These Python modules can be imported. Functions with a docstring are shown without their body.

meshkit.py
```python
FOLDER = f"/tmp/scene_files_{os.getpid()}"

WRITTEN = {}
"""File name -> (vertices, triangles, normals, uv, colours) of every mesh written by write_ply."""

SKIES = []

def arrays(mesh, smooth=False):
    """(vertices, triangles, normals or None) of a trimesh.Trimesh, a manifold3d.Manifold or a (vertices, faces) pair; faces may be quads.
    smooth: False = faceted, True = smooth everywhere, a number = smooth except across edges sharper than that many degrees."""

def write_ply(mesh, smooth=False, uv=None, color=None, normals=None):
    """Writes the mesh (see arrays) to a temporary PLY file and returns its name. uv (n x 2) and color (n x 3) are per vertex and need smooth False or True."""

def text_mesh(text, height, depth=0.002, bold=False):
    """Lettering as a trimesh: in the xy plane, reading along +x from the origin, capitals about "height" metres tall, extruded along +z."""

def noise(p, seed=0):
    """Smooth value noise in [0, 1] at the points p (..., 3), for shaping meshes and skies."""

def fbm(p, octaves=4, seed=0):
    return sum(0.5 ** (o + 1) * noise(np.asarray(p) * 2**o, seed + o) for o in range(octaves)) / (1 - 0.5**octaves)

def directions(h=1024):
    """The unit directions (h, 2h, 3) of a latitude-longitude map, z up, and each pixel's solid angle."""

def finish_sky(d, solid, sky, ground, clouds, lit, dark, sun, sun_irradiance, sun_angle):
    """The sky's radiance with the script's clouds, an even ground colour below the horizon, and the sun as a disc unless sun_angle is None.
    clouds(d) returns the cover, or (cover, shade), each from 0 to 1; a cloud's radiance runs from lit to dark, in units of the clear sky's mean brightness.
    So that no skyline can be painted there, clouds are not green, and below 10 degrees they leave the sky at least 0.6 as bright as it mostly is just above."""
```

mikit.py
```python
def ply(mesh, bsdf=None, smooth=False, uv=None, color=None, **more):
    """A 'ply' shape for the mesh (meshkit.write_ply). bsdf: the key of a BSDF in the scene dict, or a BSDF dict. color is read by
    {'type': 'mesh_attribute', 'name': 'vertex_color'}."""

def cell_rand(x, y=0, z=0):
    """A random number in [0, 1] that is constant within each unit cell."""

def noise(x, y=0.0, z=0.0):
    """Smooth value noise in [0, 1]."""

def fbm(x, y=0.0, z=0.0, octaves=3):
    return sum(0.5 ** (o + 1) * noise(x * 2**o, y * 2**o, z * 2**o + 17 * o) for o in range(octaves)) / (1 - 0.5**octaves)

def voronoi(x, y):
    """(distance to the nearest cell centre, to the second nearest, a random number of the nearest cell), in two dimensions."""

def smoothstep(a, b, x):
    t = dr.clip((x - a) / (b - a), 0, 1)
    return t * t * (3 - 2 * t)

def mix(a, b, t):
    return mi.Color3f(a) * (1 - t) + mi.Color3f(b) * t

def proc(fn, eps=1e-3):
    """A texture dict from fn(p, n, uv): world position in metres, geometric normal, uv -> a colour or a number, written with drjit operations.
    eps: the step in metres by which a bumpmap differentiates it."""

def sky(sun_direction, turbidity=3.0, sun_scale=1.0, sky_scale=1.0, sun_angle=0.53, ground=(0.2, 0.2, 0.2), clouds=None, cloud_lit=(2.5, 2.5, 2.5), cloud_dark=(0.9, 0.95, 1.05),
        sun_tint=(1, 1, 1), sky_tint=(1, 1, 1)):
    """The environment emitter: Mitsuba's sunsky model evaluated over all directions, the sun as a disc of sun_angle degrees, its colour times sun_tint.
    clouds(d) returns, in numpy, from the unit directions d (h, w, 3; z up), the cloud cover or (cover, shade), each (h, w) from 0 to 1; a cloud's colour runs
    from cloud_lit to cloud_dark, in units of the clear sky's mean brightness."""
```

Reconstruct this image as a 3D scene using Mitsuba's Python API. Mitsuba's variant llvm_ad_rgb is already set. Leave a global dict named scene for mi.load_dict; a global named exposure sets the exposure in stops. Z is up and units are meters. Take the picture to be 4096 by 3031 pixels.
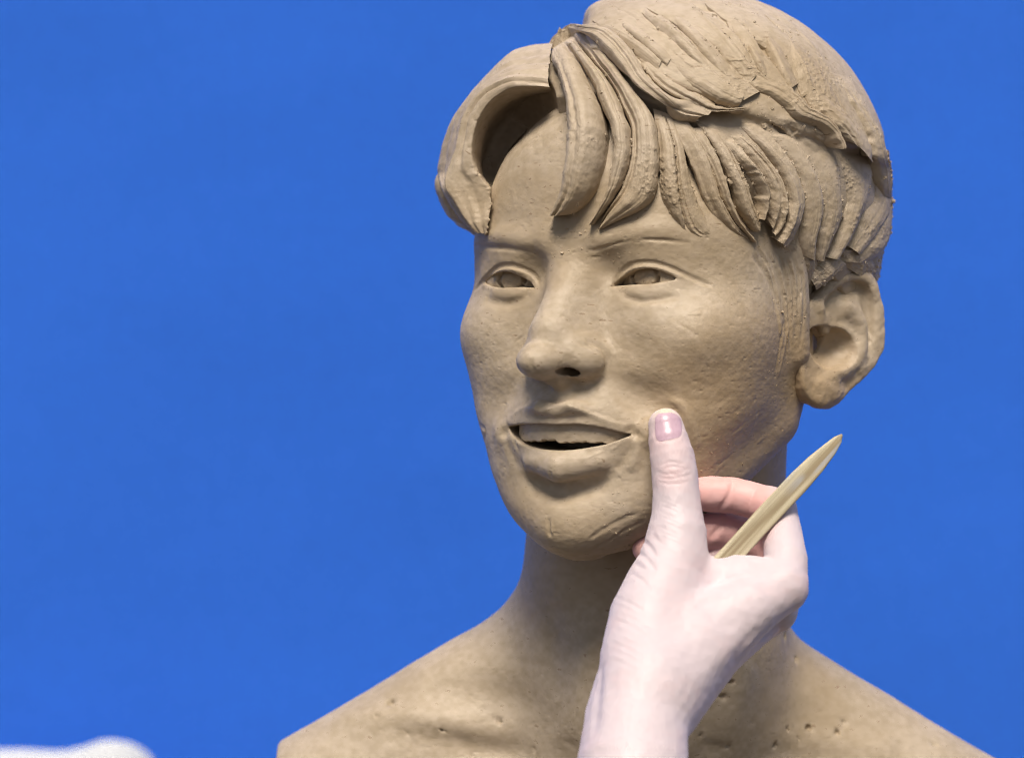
import math, random
import numpy as np, trimesh, mitsuba as mi, mikit, meshkit
import drjit as dr
from concurrent.futures import ThreadPoolExecutor
from scipy.interpolate import CubicSpline, PchipInterpolator

scene, labels = {}, {}
T = mi.ScalarTransform4f
# ------------------------------------------------------------------ camera, light, exposure
# Working unit of the sculpture: millimetres, W = (x right, y away from the camera, z up) about the middle of the head.
# metres = W / 1000 + (0, 0, HZ)
HZ, DIST, FPX = 1.45, 1400.0, 3164.0
CX, CZ = -65.5, -47.1                      # camera position in W (y = -DIST)
scene['camera'] = {'type': 'thinlens', 'fov': 2 * math.degrees(math.atan(512 / FPX)), 'fov_axis': 'x',
                   'to_world': T().look_at(origin=[CX / 1000, -DIST / 1000, CZ / 1000 + HZ], target=[CX / 1000, 0, CZ / 1000 + HZ], up=[0, 0, 1]),
                   'aperture_radius': 0.0082, 'focus_distance': 1.335, 'near_clip': 0.05, 'far_clip': 50.0}
scene['sky'] = mikit.sky((-0.07, -0.74, 1.0), turbidity=3, sun_scale=0.3, sun_angle=24, clouds=lambda d: 1.0,
                         cloud_lit=(0.36, 0.385, 0.43), cloud_dark=(0.9, 0.95, 1.05), ground=(0.08, 0.07, 0.06), sun_tint=(0.93, 1.0, 1.10))
exposure = 3.7

# ------------------------------------------------------------------ signed-distance sculpting kit
F = np.float32
def vec(*a): return np.array(a, F)
def smoothstep(a, b, x):
    t = np.clip((x - a) / (b - a), 0, 1)
    return t * t * (3 - 2 * t)
def noise3(p, f, seed=0): return meshkit.noise(np.asarray(p, float) * f, seed).astype(F) * 2 - 1
def length(v): return np.sqrt(np.einsum('ij,ij->i', v, v))
def rot_axes(yaw=0, pitch=0, roll=0):
    y, p, r = map(math.radians, (yaw, pitch, roll))
    Rz = np.array([[math.cos(y), -math.sin(y), 0], [math.sin(y), math.cos(y), 0], [0, 0, 1]])
    Rx = np.array([[1, 0, 0], [0, math.cos(p), -math.sin(p)], [0, math.sin(p), math.cos(p)]])
    Ry = np.array([[math.cos(r), 0, math.sin(r)], [0, 1, 0], [-math.sin(r), 0, math.cos(r)]])
    return (Rz @ Rx @ Ry).astype(F)
def ell(c, r, R=None):
    c, r = vec(*c), vec(*r)
    def f(p):
        q = p - c
        if R is not None: q = q @ R                       # into the ellipsoid's own axes
        k0, k1 = length(q / r), length(q / (r * r))
        return k0 * (k0 - 1) / np.maximum(k1, 1e-6)
    m = float(r.max())
    f.box = (c - m, c + m)
    return f
def ball(c, r):
    c = vec(*c)
    f = lambda p: length(p - c) - r
    f.box = (c - r, c + r)
    return f
def cone(a, b, ra, rb):
    a, b = vec(*a), vec(*b)
    ab = b - a
    n2 = float(ab @ ab)
    def f(p):
        t = np.clip((p - a) @ ab / n2, 0, 1)
        return length(p - a - t[:, None] * ab) - (ra + (rb - ra) * t)
    m = max(ra, rb)
    f.box = (np.minimum(a, b) - m, np.maximum(a, b) + m)
    return f
def chain(pts, rad):
    """A tapering tube through the points."""
    pts = np.array(pts, F); rad = np.array(rad, F)
    def f(p):
        best = None
        for i in range(len(pts) - 1):
            a, ab = pts[i], pts[i + 1] - pts[i]
            t = np.clip((p - a) @ ab / float(ab @ ab), 0, 1)
            d = length(p - a - t[:, None] * ab) - (rad[i] + (rad[i + 1] - rad[i]) * t)
            best = d if best is None else np.minimum(best, d)
        return best
    m = float(rad.max())
    f.box = (pts.min(0) - m, pts.max(0) + m)
    return f
def spline(pts, n):
    """A smooth curve through the rows of pts (any number of columns), n samples."""
    pts = np.array(pts, float)
    s = np.r_[0, np.cumsum(np.linalg.norm(np.diff(pts[:, :2], axis=0), axis=1) + 1e-6)]
    return PchipInterpolator(s, pts)(np.linspace(0, s[-1], n))
def smin(a, b, k):
    h = np.maximum(k - np.abs(a - b), 0) / k
    return np.minimum(a, b) - h * h * h * k / 6
class Field:
    """A list of sculpting steps, each with the box it acts in."""
    def __init__(self): self.ops = []
    def add(self, shape, k=1.0, pad=2):
        self.ops.append((shape.box[0] - 2 * k - pad, shape.box[1] + 2 * k + pad, lambda d, p: smin(d, shape(p), k), True)); return self
    def cut(self, shape, k=0.5):
        self.ops.append((shape.box[0] - k - 1, shape.box[1] + k + 1, lambda d, p: -smin(-d, shape(p), k), False)); return self
    def keep(self, fn, lo, hi):                             # any d, p -> d inside a box
        self.ops.append((vec(*lo), vec(*hi), fn, False)); return self
    def stroke(self, pts, rad, amp, prof='gauss', side=None):
        """Push (amp > 0) or press (amp < 0) the surface along a curve. prof 'step': only on one side of it, side = surface normal there."""
        pts = np.array(pts, F)
        rad = np.broadcast_to(np.array(rad, F), len(pts)); amp = np.broadcast_to(np.array(amp, F), len(pts))
        m = float(rad.max()) * 2.6
        nrm = None if side is None else vec(*side)
        def fn(d, p):
            best = np.full(len(p), 1e9, F); bt = np.zeros(len(p), F); br = np.ones(len(p), F); sg = np.ones(len(p), F)
            for i in range(len(pts) - 1):
                a, ab = pts[i], pts[i + 1] - pts[i]
                t = np.clip((p - a) @ ab / max(float(ab @ ab), 1e-9), 0, 1)
                v = p - a - t[:, None] * ab
                q = length(v)
                w = q < best
                best = np.where(w, q, best)
                bt = np.where(w, amp[i] + (amp[i + 1] - amp[i]) * t, bt)
                br = np.where(w, rad[i] + (rad[i + 1] - rad[i]) * t, br)
                if nrm is not None: sg = np.where(w, np.sign(v @ np.cross(ab, nrm)), sg)
            x = best / br
            if prof == 'gauss': w = np.exp(-x * x * 1.6)
            elif prof == 'sharp': w = np.maximum(1 - x, 0)
            else: w = np.where(sg > 0, np.exp(-x * x * 1.6), np.exp(-x * x * 30.0))
            return d - bt * w
        self.ops.append((pts.min(0) - m, pts.max(0) + m, fn, False)); return self
    def __call__(self, p, big=400.0):
        p = np.asarray(p, F)
        lo, hi = p.min(0), p.max(0)
        d = np.full(len(p), big, F)
        for a, b, fn, union in self.ops:
            if (a > hi).any() or (b < lo).any(): continue
            m = ((p >= a) & (p <= b)).all(1)
            n = int(m.sum())
            if n == 0: continue
            if n > 0.7 * len(p) and not union: 
                full = fn(d, p); d = np.where(m, full, d)
            elif n == len(p): d = fn(d, p)
            else: d[m] = fn(d[m], p[m])
        return d
    def coarse(self, p):
        """Without the boxes: a distance that is right everywhere, if roughly."""
        d = np.full(len(p), 400.0, F)
        for a, b, fn, union in self.ops:
            if union: d = fn(d, p)
            else:
                m = ((p >= a) & (p <= b)).all(1)
                if m.any(): d[m] = fn(d[m], p[m])
        return d
    def grad(self, p, e=0.5):
        g = np.stack([self.coarse(p + vec(*(e * (k == j) for k in range(3)))) - self.coarse(p - vec(*(e * (k == j) for k in range(3)))) for j in range(3)], 1)
        return g / np.maximum(length(g)[:, None], 1e-9)
POOL = ThreadPoolExecutor(4)
def mesh_field(f, lo, hi, h, B=8):
    """Surface nets on a grid of step h, evaluated only near the surface."""
    lo, hi = np.array(lo, float), np.array(hi, float)
    nb = np.ceil((hi - lo) / (h * B)).astype(int)
    n = nb * B
    c = np.stack(np.meshgrid(*[np.arange(k) for k in nb], indexing='ij'), -1).reshape(-1, 3)
    cen = (lo + (c + 0.5) * h * B).astype(F)
    parts = np.array_split(np.arange(len(c)), max(1, len(c) // 8000))
    dc = np.concatenate(list(POOL.map(lambda ix: f.coarse(cen[ix]), parts)))
    act = np.abs(dc) < h * B * 0.87 * 1.5 + 3.0
    D = np.empty(nb.tolist() + [B, B, B], F)
    D[...] = np.sign(dc).reshape(nb)[..., None, None, None] * 50
    off = np.stack(np.meshgrid(*[np.arange(B)] * 3, indexing='ij'), -1).reshape(-1, 3) * h
    ids = np.nonzero(act)[0]
    key = (c[ids] // 3) @ np.array([40000, 200, 1])
    ids = ids[np.argsort(key, kind='stable')]
    def run(ix):
        p = (lo + c[ix][:, None, :] * (h * B) + off[None]).reshape(-1, 3).astype(F)
        return ix, f(p)
    for ix, d in POOL.map(run, np.array_split(ids, max(1, len(ids) // 60))):
        D[c[ix][:, 0], c[ix][:, 1], c[ix][:, 2]] = d.reshape(-1, B, B, B)
    D = D.transpose(0, 3, 1, 4, 2, 5).reshape(n)
    S = D < 0
    N = np.array(D.shape)
    cnt = sum(S[a:N[0] - 1 + a, b:N[1] - 1 + b, e:N[2] - 1 + e].astype(np.int8) for a in (0, 1) for b in (0, 1) for e in (0, 1))
    cell = np.nonzero((cnt > 0) & (cnt < 8))
    C = np.stack(cell, 1)
    del cnt
    acc, num = np.zeros((len(C), 3)), np.zeros(len(C))
    corners = [(a, b, e) for a in (0, 1) for b in (0, 1) for e in (0, 1)]
    val = {k: D[C[:, 0] + k[0], C[:, 1] + k[1], C[:, 2] + k[2]] for k in corners}
    for k in corners:
        for ax in range(3):
            if k[ax] == 0:
                k2 = tuple(1 if j == ax else k[j] for j in range(3))
                a, b = val[k], val[k2]
                x = (a < 0) != (b < 0)
                t = np.where(x, a / np.where(x, a - b, 1), 0)
                pt = np.tile(np.array(k, float), (len(C), 1)); pt[:, ax] = t
                acc += pt * x[:, None]; num += x
    V = (C + acc / num[:, None]) * h + lo
    index = np.full(np.prod(N), -1, np.int32).reshape(N)
    index[cell] = np.arange(len(C))
    faces = []
    for ax in range(3):
        o1, o2 = [(1, 2), (2, 0), (0, 1)][ax]
        sl = [slice(1, -1)] * 3; sl[ax] = slice(0, -1)
        s2 = list(sl); s2[ax] = slice(1, None)
        A, Bm = S[tuple(sl)], S[tuple(s2)]
        e = np.stack(np.nonzero(A != Bm), 1)
        flip = A[tuple(e.T)]
        base = e + 1; base[:, ax] -= 1
        def idx(d1, d2):
            q = base.copy(); q[:, o1] += d1; q[:, o2] += d2
            return index[tuple(q.T)]
        quad = np.stack([idx(-1, -1), idx(0, -1), idx(0, 0), idx(-1, 0)], 1)
        quad[~flip] = quad[~flip][:, ::-1]
        faces.append(quad[(quad >= 0).all(1)])
    q = np.vstack(faces)
    return V, np.vstack([q[:, [0, 1, 2]], q[:, [0, 2, 3]]])
def field_normals(V, Fc):
    n = np.zeros_like(V); fn = np.cross(V[Fc[:, 1]] - V[Fc[:, 0]], V[Fc[:, 2]] - V[Fc[:, 0]])
    for k in range(3): np.add.at(n, Fc[:, k], fn)
    return n / np.maximum(np.linalg.norm(n, axis=1, keepdims=True), 1e-12)

# ------------------------------------------------------------------ frames and rays
YAW = math.radians(30)
HR = np.array([[math.cos(YAW), -math.sin(YAW), 0], [-math.sin(YAW), -math.cos(YAW), 0], [0, 0, 1]], F)   # W = P @ HR (P: subject's left, forward, up)
def to_w(P): return np.asarray(P, float) @ HR
def to_h(W): return np.asarray(W, float) @ HR.T
def metres(W): return np.asarray(W, float) / 1000 + [0, 0, HZ]
def project(W):
    W = np.atleast_2d(W); s = FPX / (DIST + W[:, 1])
    return np.stack([512 + s * (W[:, 0] - CX), 378.5 - s * (W[:, 2] - CZ)], 1)
def at_depth(px, py, y):
    s = (DIST + y) / FPX
    return np.array([CX + (px - 512) * s, y, CZ + (378.5 - py) * s])
def hit(f, pts, head=True, level=0.0, start=-190.0):
    """Points where the reference lines of sight first meet the level surface of f; where they miss, their nearest point to it."""
    pts = np.atleast_2d(np.array(pts, float))
    d = np.stack([(pts[:, 0] - 512) / FPX, np.ones(len(pts)), (378.5 - pts[:, 1]) / FPX], 1)
    d /= np.linalg.norm(d, axis=1, keepdims=True)
    o = np.array([CX, -DIST, CZ])
    t = np.full(len(pts), DIST + start)
    best, bt = np.full(len(pts), 1e9), t.copy()
    for _ in range(60):
        W = o + d * t[:, None]
        q = f.coarse((to_h(W) if head else W).astype(F)) - level
        w = np.abs(q) < best
        best, bt = np.where(w, np.abs(q), best), np.where(w, t, bt)
        t = np.minimum(t + np.clip(q * 0.85, -3, 25), DIST + 200)
    W = o + d * bt[:, None]
    return to_h(W) if head else W
# ------------------------------------------------------------------ materials
def clay_color(p, n, uv):
    a = mikit.fbm(p.x * 34, p.y * 34, p.z * 34, octaves=4)
    b = mikit.fbm(p.x * 330 + 7, p.y * 330, p.z * 330, octaves=3)
    t = mikit.smoothstep(0.25, 0.75, a * 0.45 + b * 0.55)
    c = mikit.mix((0.308, 0.247, 0.176), (0.398, 0.329, 0.255), t)
    damp = mikit.smoothstep(0.075, 0.03, dr.sqrt(dr.square(p.x - 0.035) + dr.square(p.z - 1.378) * 0.8 + dr.square(p.y + 0.03) * 0.3) + (a - 0.5) * 0.03)
    c = mikit.mix(c, (0.30, 0.200, 0.105), damp * 0.55)                  # freshly wetted clay along the jaw
    w = (a - 0.5) * 0.05
    moist = mikit.smoothstep(0.52, 0.68, mikit.fbm(p.x * 15 + 2, p.y * 15, p.z * 15 + 4, octaves=4))
    c = mikit.mix(c, (0.275, 0.205, 0.125), moist * 0.45)
    s = mikit.noise(p.x * 380 + w * 900, p.y * 380, p.z * 900 + p.x * 300 * (a - 0.5))   # dark grains dragged by the fingers
    return mikit.mix(c, (0.17, 0.105, 0.055), mikit.smoothstep(0.895, 0.98, s * (0.70 + 0.6 * b)) * 0.55)
def clay_relief(p, n, uv):
    a = mikit.fbm(p.x * 520, p.y * 520, p.z * 520, octaves=3)
    pit = mikit.smoothstep(0.80, 0.95, mikit.noise(p.x * 380, p.y * 380 + 40, p.z * 520))
    drag = mikit.noise(p.x * 260 + p.z * 190, p.y * 300, p.z * 60 - p.x * 50)
    return a * 0.75 - pit * 0.45 + drag * 0.45
scene['clay'] = {'type': 'twosided', 'bsdf': {'type': 'bumpmap', 'scale': 0.00036, 'arbitrary': mikit.proc(clay_relief, eps=3e-4),
                 'bsdf': {'type': 'principled', 'base_color': mikit.proc(clay_color), 'roughness': 0.54, 'specular': 0.38}}}
def rough_relief(p, n, uv):
    a = mikit.fbm(p.x * 520, p.y * 520, p.z * 520, octaves=3)
    patch = mikit.smoothstep(0.46, 0.72, mikit.fbm(p.x * 60 + 3, p.y * 45, p.z * 45, octaves=2))
    grit = mikit.smoothstep(0.55, 0.9, mikit.noise(p.x * 620, p.y * 620 + 9, p.z * 620)) + 0.6 * mikit.smoothstep(0.6, 0.9, mikit.noise(p.x * 1200, p.y * 1200 + 9, p.z * 1200))
    return a * 0.7 + grit * patch * 0.8
scene['torn_clay'] = {'type': 'twosided', 'bsdf': {'type': 'bumpmap', 'scale': 0.0005, 'arbitrary': mikit.proc(rough_relief, eps=3e-4),
                      'bsdf': {'type': 'principled', 'base_color': mikit.proc(clay_color), 'roughness': 0.58, 'specular': 0.34}}}
def cloth_color(p, n, uv):
    a = mikit.fbm(p.x * 4 + 5, p.z * 8, 1.0, octaves=4)
    w = mikit.noise(p.x * 700, p.z * 90, 2.0) * 0.5 + mikit.noise(p.x * 90, p.z * 700, 5.0) * 0.5
    return mi.Color3f(0.025, 0.120, 0.58) * (0.86 + 0.22 * a + 0.10 * w)
scene['blue_cloth'] = {'type': 'twosided', 'bsdf': {'type': 'principled', 'base_color': mikit.proc(cloth_color), 'roughness': 0.9, 'specular': 0.1, 'sheen': 0.2}}

# ------------------------------------------------------------------ backdrop: a hanging cloth with faint waves
gx, gz = np.meshgrid(np.linspace(-2.2, 2.2, 221), np.linspace(0.0, 3.2, 81), indexing='ij')
pb = np.stack([gx, gx * 0, gz], -1).reshape(-1, 3)
yb = 0.75 + 0.012 * (meshkit.noise(pb * [3.0, 1, 0.5], 3) - 0.5) + 0.006 * (meshkit.noise(pb * [8, 1, 1.1], 4) - 0.5)
front = pb + np.stack([yb * 0, yb, yb * 0], 1)
k = np.arange(220)[:, None] * 81 + np.arange(80)[None]
qf = np.stack([k, k + 1, k + 82, k + 81], -1).reshape(-1, 4)
sheet = np.vstack([front, front + [0, 0.003, 0]])
scene['backdrop'] = mikit.ply((sheet, np.vstack([qf, qf[:, ::-1] + len(front)])), 'blue_cloth', smooth=True)

# ------------------------------------------------------------------ head
def loft(rows):
    """Rows of (z, half width, front, back, squareness) blended into one closed form."""
    rows = np.array(sorted(rows), float)
    sp = PchipInterpolator(rows[:, 0], rows[:, 1:])
    z0, z1 = rows[0, 0], rows[-1, 0]
    tab_z = np.linspace(z0, z1, 600); tab = sp(tab_z).astype(F)
    def look(z): return [np.interp(z, tab_z, tab[:, k]).astype(F) for k in range(4)]
    def rho(x, y, q):
        a, yf, yb, n = q
        b = np.maximum((yf - yb) / 2, 1)
        return ((np.abs(x) / a + 1e-6) ** n + (np.abs(y - (yf + yb) / 2) / b + 1e-6) ** n) ** (1 / n)
    def f(p):
        z = np.clip(p[:, 2], z0, z1)
        q = look(z)
        r = rho(p[:, 0], p[:, 1], q)
        e = F(0.7)
        gx = (rho(p[:, 0] + e, p[:, 1], q) - r) / e
        gy = (rho(p[:, 0], p[:, 1] + e, q) - r) / e
        gz = (rho(p[:, 0], p[:, 1], look(z + e)) - r) / e
        d = (r - 1) / np.maximum(np.sqrt(gx * gx + gy * gy + gz * gz), 0.012)
        d = np.where(r > 1.25, np.maximum(d, (r - 1) * 0.6 * np.minimum(q[0], (q[1] - q[2]) / 2)), d)
        return np.maximum(d, np.maximum(p[:, 2] - z1, z0 - p[:, 2])).astype(F)
    m = rows[:, 1].max()
    f.box = (vec(-m, rows[:, 3].min(), z0), vec(m, rows[:, 2].max(), z1))
    return f
face = loft([(76, 20, 50, -40, 2), (70, 35, 63, -50, 2.1), (64, 42, 69, -50, 2.2), (57, 49, 74, -50, 2.3), (49, 56, 78, -50, 2.4), (36, 63, 81, -50, 2.4), (24, 69, 82, -55, 2.5), (11, 72, 82, -60, 2.6), (-9, 72, 80, -55, 2.6), (-30, 71, 81, -45, 2.7), (-45, 69, 84, -38, 2.7), (-58, 66, 85, -30, 2.6),
             (-78, 56, 86, -12, 2.6), (-88, 51, 86, 0, 2.6), (-96, 45.5, 87, 8, 2.6), (-104, 39, 88, 15, 2.5), (-111, 31, 87.5, 24, 2.3), (-116, 21, 84, 32, 2.1), (-119.5, 12, 78, 42, 2), (-121.5, 4, 68, 55, 2)])
head = Field()
head.add(ell((0, -22, 36), (68, 78, 68)), 1)
head.add(ell((0, 24, 30), (57, 55, 47)), 8)
head.add(face, 10)
for s in (-1, 1):
    head.add(ell((s * 42, 45, -27), (27, 32, 23)), 14)
    head.add(chain([(s * 55, -6, -40), (s * 52, 0, -64), (s * 36, 42, -94), (s * 11, 66, -103)], [13, 14, 14, 13]), 16)
for s in (-1, 1): head.add(cone((s * 70, 20, 18), (s * 71, 8, -36), 9, 4), 14)
head.add(ell((-1, 74, -107), (19, 18, 15.5)), 10)
head.add(ell((0, 64, -66), (31, 31, 22)), 16)                         # the mound of the mouth
# brow and sockets
for s in (-1, 1):
    head.add(cone((s * 12, 73, 12), (s * 44, 57, 14), 9, 9), 12)
    head.cut(ell((s * 20, 87, -2), (9, 10.8, 8.5), rot_axes(yaw=-s * 12)), 11)
# nose
head.add(cone((0, 73.5, 4), (-1.8, 95.2, -28), 6, 9.2), 14)
for s in (-1, 1): head.add(cone((s * 4, 77, -8), (s * 7.5, 86, -33), 4.5, 6.5), 14)
head.add(ell((-3, 103.0, -39.6), (9.4, 11, 7.6)), 7)
for s in (-1, 1):
    head.add(ell((s * 11, 88, -39.2), (8.6, 11, 8)), 7)
    head.add(ell((s * 5.5, 93, -36), (8, 8.5, 8)), 7)
head.add(cone((-1.5, 102, -42.6), (0, 88, -47.8), 4, 5), 4)
for s in (-1, 1): head.add(ell((s * 27, 66, 5), (15, 10.5, 9)), 9)
# eyes
EYE = {1: (32, 57.0, -4.6), -1: (-34.5, 56, -4.6)}
ER = 15.0
for s in (-1, 1): head.add(ell(EYE[s], (21, ER + 2.8, ER + 1.5)), 5)
base = Field(); base.ops = list(head.ops)
shell = Field().add(ell(EYE[1], (21, ER + 2.6, ER + 1.5)))
up_px = [(616.5, 287.5), (619, 280.5), (626, 274), (635, 269.5), (647, 268), (659.5, 270), (672, 274.5), (681, 279)]
lo_px = [(616.5, 287.5), (623, 286), (635, 286), (647, 286), (659, 284), (672, 281), (681, 279)]
upE, loE = hit(shell, up_px), hit(shell, lo_px)
fu, fl = PchipInterpolator(upE[:, 0], upE[:, 2]), PchipInterpolator(loE[:, 0], loE[:, 2])
eyes = {}
def eye_cut(s):
    x0, x1 = upE[0, 0], upE[-1, 0]
    dx = 3.5 if s < 0 else 0.0
    g0 = x0 + 4.0
    eyeball = ell(EYE[s], (20.5, ER + 1.7, ER + 1))
    def fn(d, p):
        x = np.clip(x0 + (s * p[:, 0] - dx - g0) * (x1 - x0) / (x1 - g0), x0, x1)
        out = np.maximum(s * p[:, 0] - dx - x1, g0 - s * p[:, 0] + dx)
        reg = np.maximum(np.maximum(p[:, 2] - fu(x), fl(x) - p[:, 2]) * 0.85, out)   # <0 inside the opening
        reg = np.maximum(reg, 58 - p[:, 1]).astype(F)
        return -smin(-d, reg, 1.2)
    c = EYE[s]
    head.keep(fn, (c[0] - 20, 52, -16), (c[0] + 20, 84, 12))
    def ring(d, p):                                                # the incised ring of the iris
        q = p - vec(30.4 if s > 0 else -34.4, 0, -4.6)
        r = np.sqrt((q[:, 0] / 6.2) ** 2 + (q[:, 2] / 5.2) ** 2)
        k = (0.8 + 1.5 * np.abs(q[:, 0] / 5.6)) * (1 + 0.9 * noise3(p, 0.6, 5))
        return d + k * np.exp(-((r - 1) / 0.13) ** 2) + 0.35 * noise3(p, 0.35, 6) + 0.22 * noise3(p, 0.9, 7)
    e = Field().add(eyeball, 1)
    eyes[s] = e.keep(ring, (c[0] - 22, 60, -16), (c[0] + 22, 84, 12)).keep(lambda d, p: np.maximum(np.maximum(d, 60 - p[:, 1]), np.abs(p[:, 2] + 4.5) - 8).astype(F), (-100, -100, -100), (100, 100, 100))
both = lambda fn: [fn(s) for s in (-1, 1)]
both(eye_cut)
def mirror(P): return P * [-1, 1, 1]
def surf(px, n=20):
    return hit(base, spline(px, n))
def pair(px, rad, amp, prof='gauss', side=None, far=1.0, n=20):
    P = surf(px, n)
    head.stroke(P, rad, amp, prof, side)
    Pm = mirror(P)
    if side is not None: Pm, a2 = Pm[::-1], np.broadcast_to(np.array(amp, float), len(P))[::-1]; r2 = np.broadcast_to(np.array(rad, float), len(P))[::-1]
    else: a2, r2 = np.broadcast_to(np.array(amp, float), len(P)), np.broadcast_to(np.array(rad, float), len(P))
    head.stroke(Pm, r2, a2 * far, prof, side)
taper = lambda n, a, k=0.5: a * np.maximum(np.sin(np.linspace(0, np.pi, n)), 0) ** k
# crease above the upper lid, bag below the lower lid
pair([(615, 285), (620, 277), (634, 267.5), (648, 265.5), (662, 267.5), (676, 272.5), (692, 279)], 1.3, taper(20, 0.9))
pair([(612, 285), (618, 276.5), (626, 268), (640, 262.5), (653, 263), (668, 267), (684, 274), (702, 282), (712, 286)], 1.4, taper(20, -2.6), 'sharp')
pair([(625, 291), (640, 292), (655, 291), (672, 287)], 3.0, taper(20, 1.1))
pair([(620, 290), (631, 298), (646, 302), (662, 300), (680, 295)], 2.6, taper(20, -1.3))
# eyebrows: soft bars with an incised lower edge; the far one is a slab with a rough top
pair([(586, 238), (602, 240), (625, 233), (650, 230), (690, 233)], 6, taper(20, 2.0, 1.0), far=0.3)
N = surf([(584, 247), (592, 250.5), (603, 247), (620, 241.5), (640, 239), (660, 239.5), (690, 243)])
head.stroke(N, 1.2, np.r_[np.linspace(-0.2, -1.2, 8), np.full(6, -1.2), np.linspace(-1.2, -0.3, 6)], 'sharp')
N = surf([(474, 239), (490, 236), (505, 236), (522, 240), (534, 246)])
head.stroke(N, 4.4, taper(20, 1.9, 0.8))
N = surf([(471, 246.5), (485, 246), (505, 247.5), (520, 249.5), (535, 252)])
head.stroke(N, 1.5, np.r_[np.full(9, -1.6), np.linspace(-1.6, 0, 11)], 'sharp')
N = surf([(490, 229.5), (505, 231), (519, 233.5), (531, 240)])
head.stroke(N, 1.2, taper(20, -0.9), 'sharp')
# wing of the nose, fold from nose to mouth
pair([(586, 342), (594, 343), (603, 349), (607.5, 361), (602, 374)], 2.2, taper(20, -2.2))
pair([(612, 364), (621, 380), (632, 398), (640, 414), (643, 428)], 6.5, taper(20, -2.8, 1.6), far=.5)
pair([(652, 330), (668, 342), (688, 342)], 19, 3.4, far=.2)
pair([(624, 372), (646, 396), (690, 418)], 10, taper(20, -4.2, 1.6), far=.5)
pair([(640, 436), (636, 452), (628, 470)], 3.5, taper(20, 1.2), far=.35)
pair([(633, 442), (626, 458), (616, 470)], 3, taper(20, -1.0), far=.5)
pair([(631, 430), (636, 434)], 2.6, -1.6)
pair([(645, 416), (650, 432), (645, 450)], 5, taper(20, 1.8, 1.2), far=.5)
# the thumb's dent
head.stroke(surf([(644, 446), (645, 425), (650, 408), (664, 400), (680, 404), (690, 422), (698, 450)]), 2.6, taper(20, 1.3))
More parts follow.
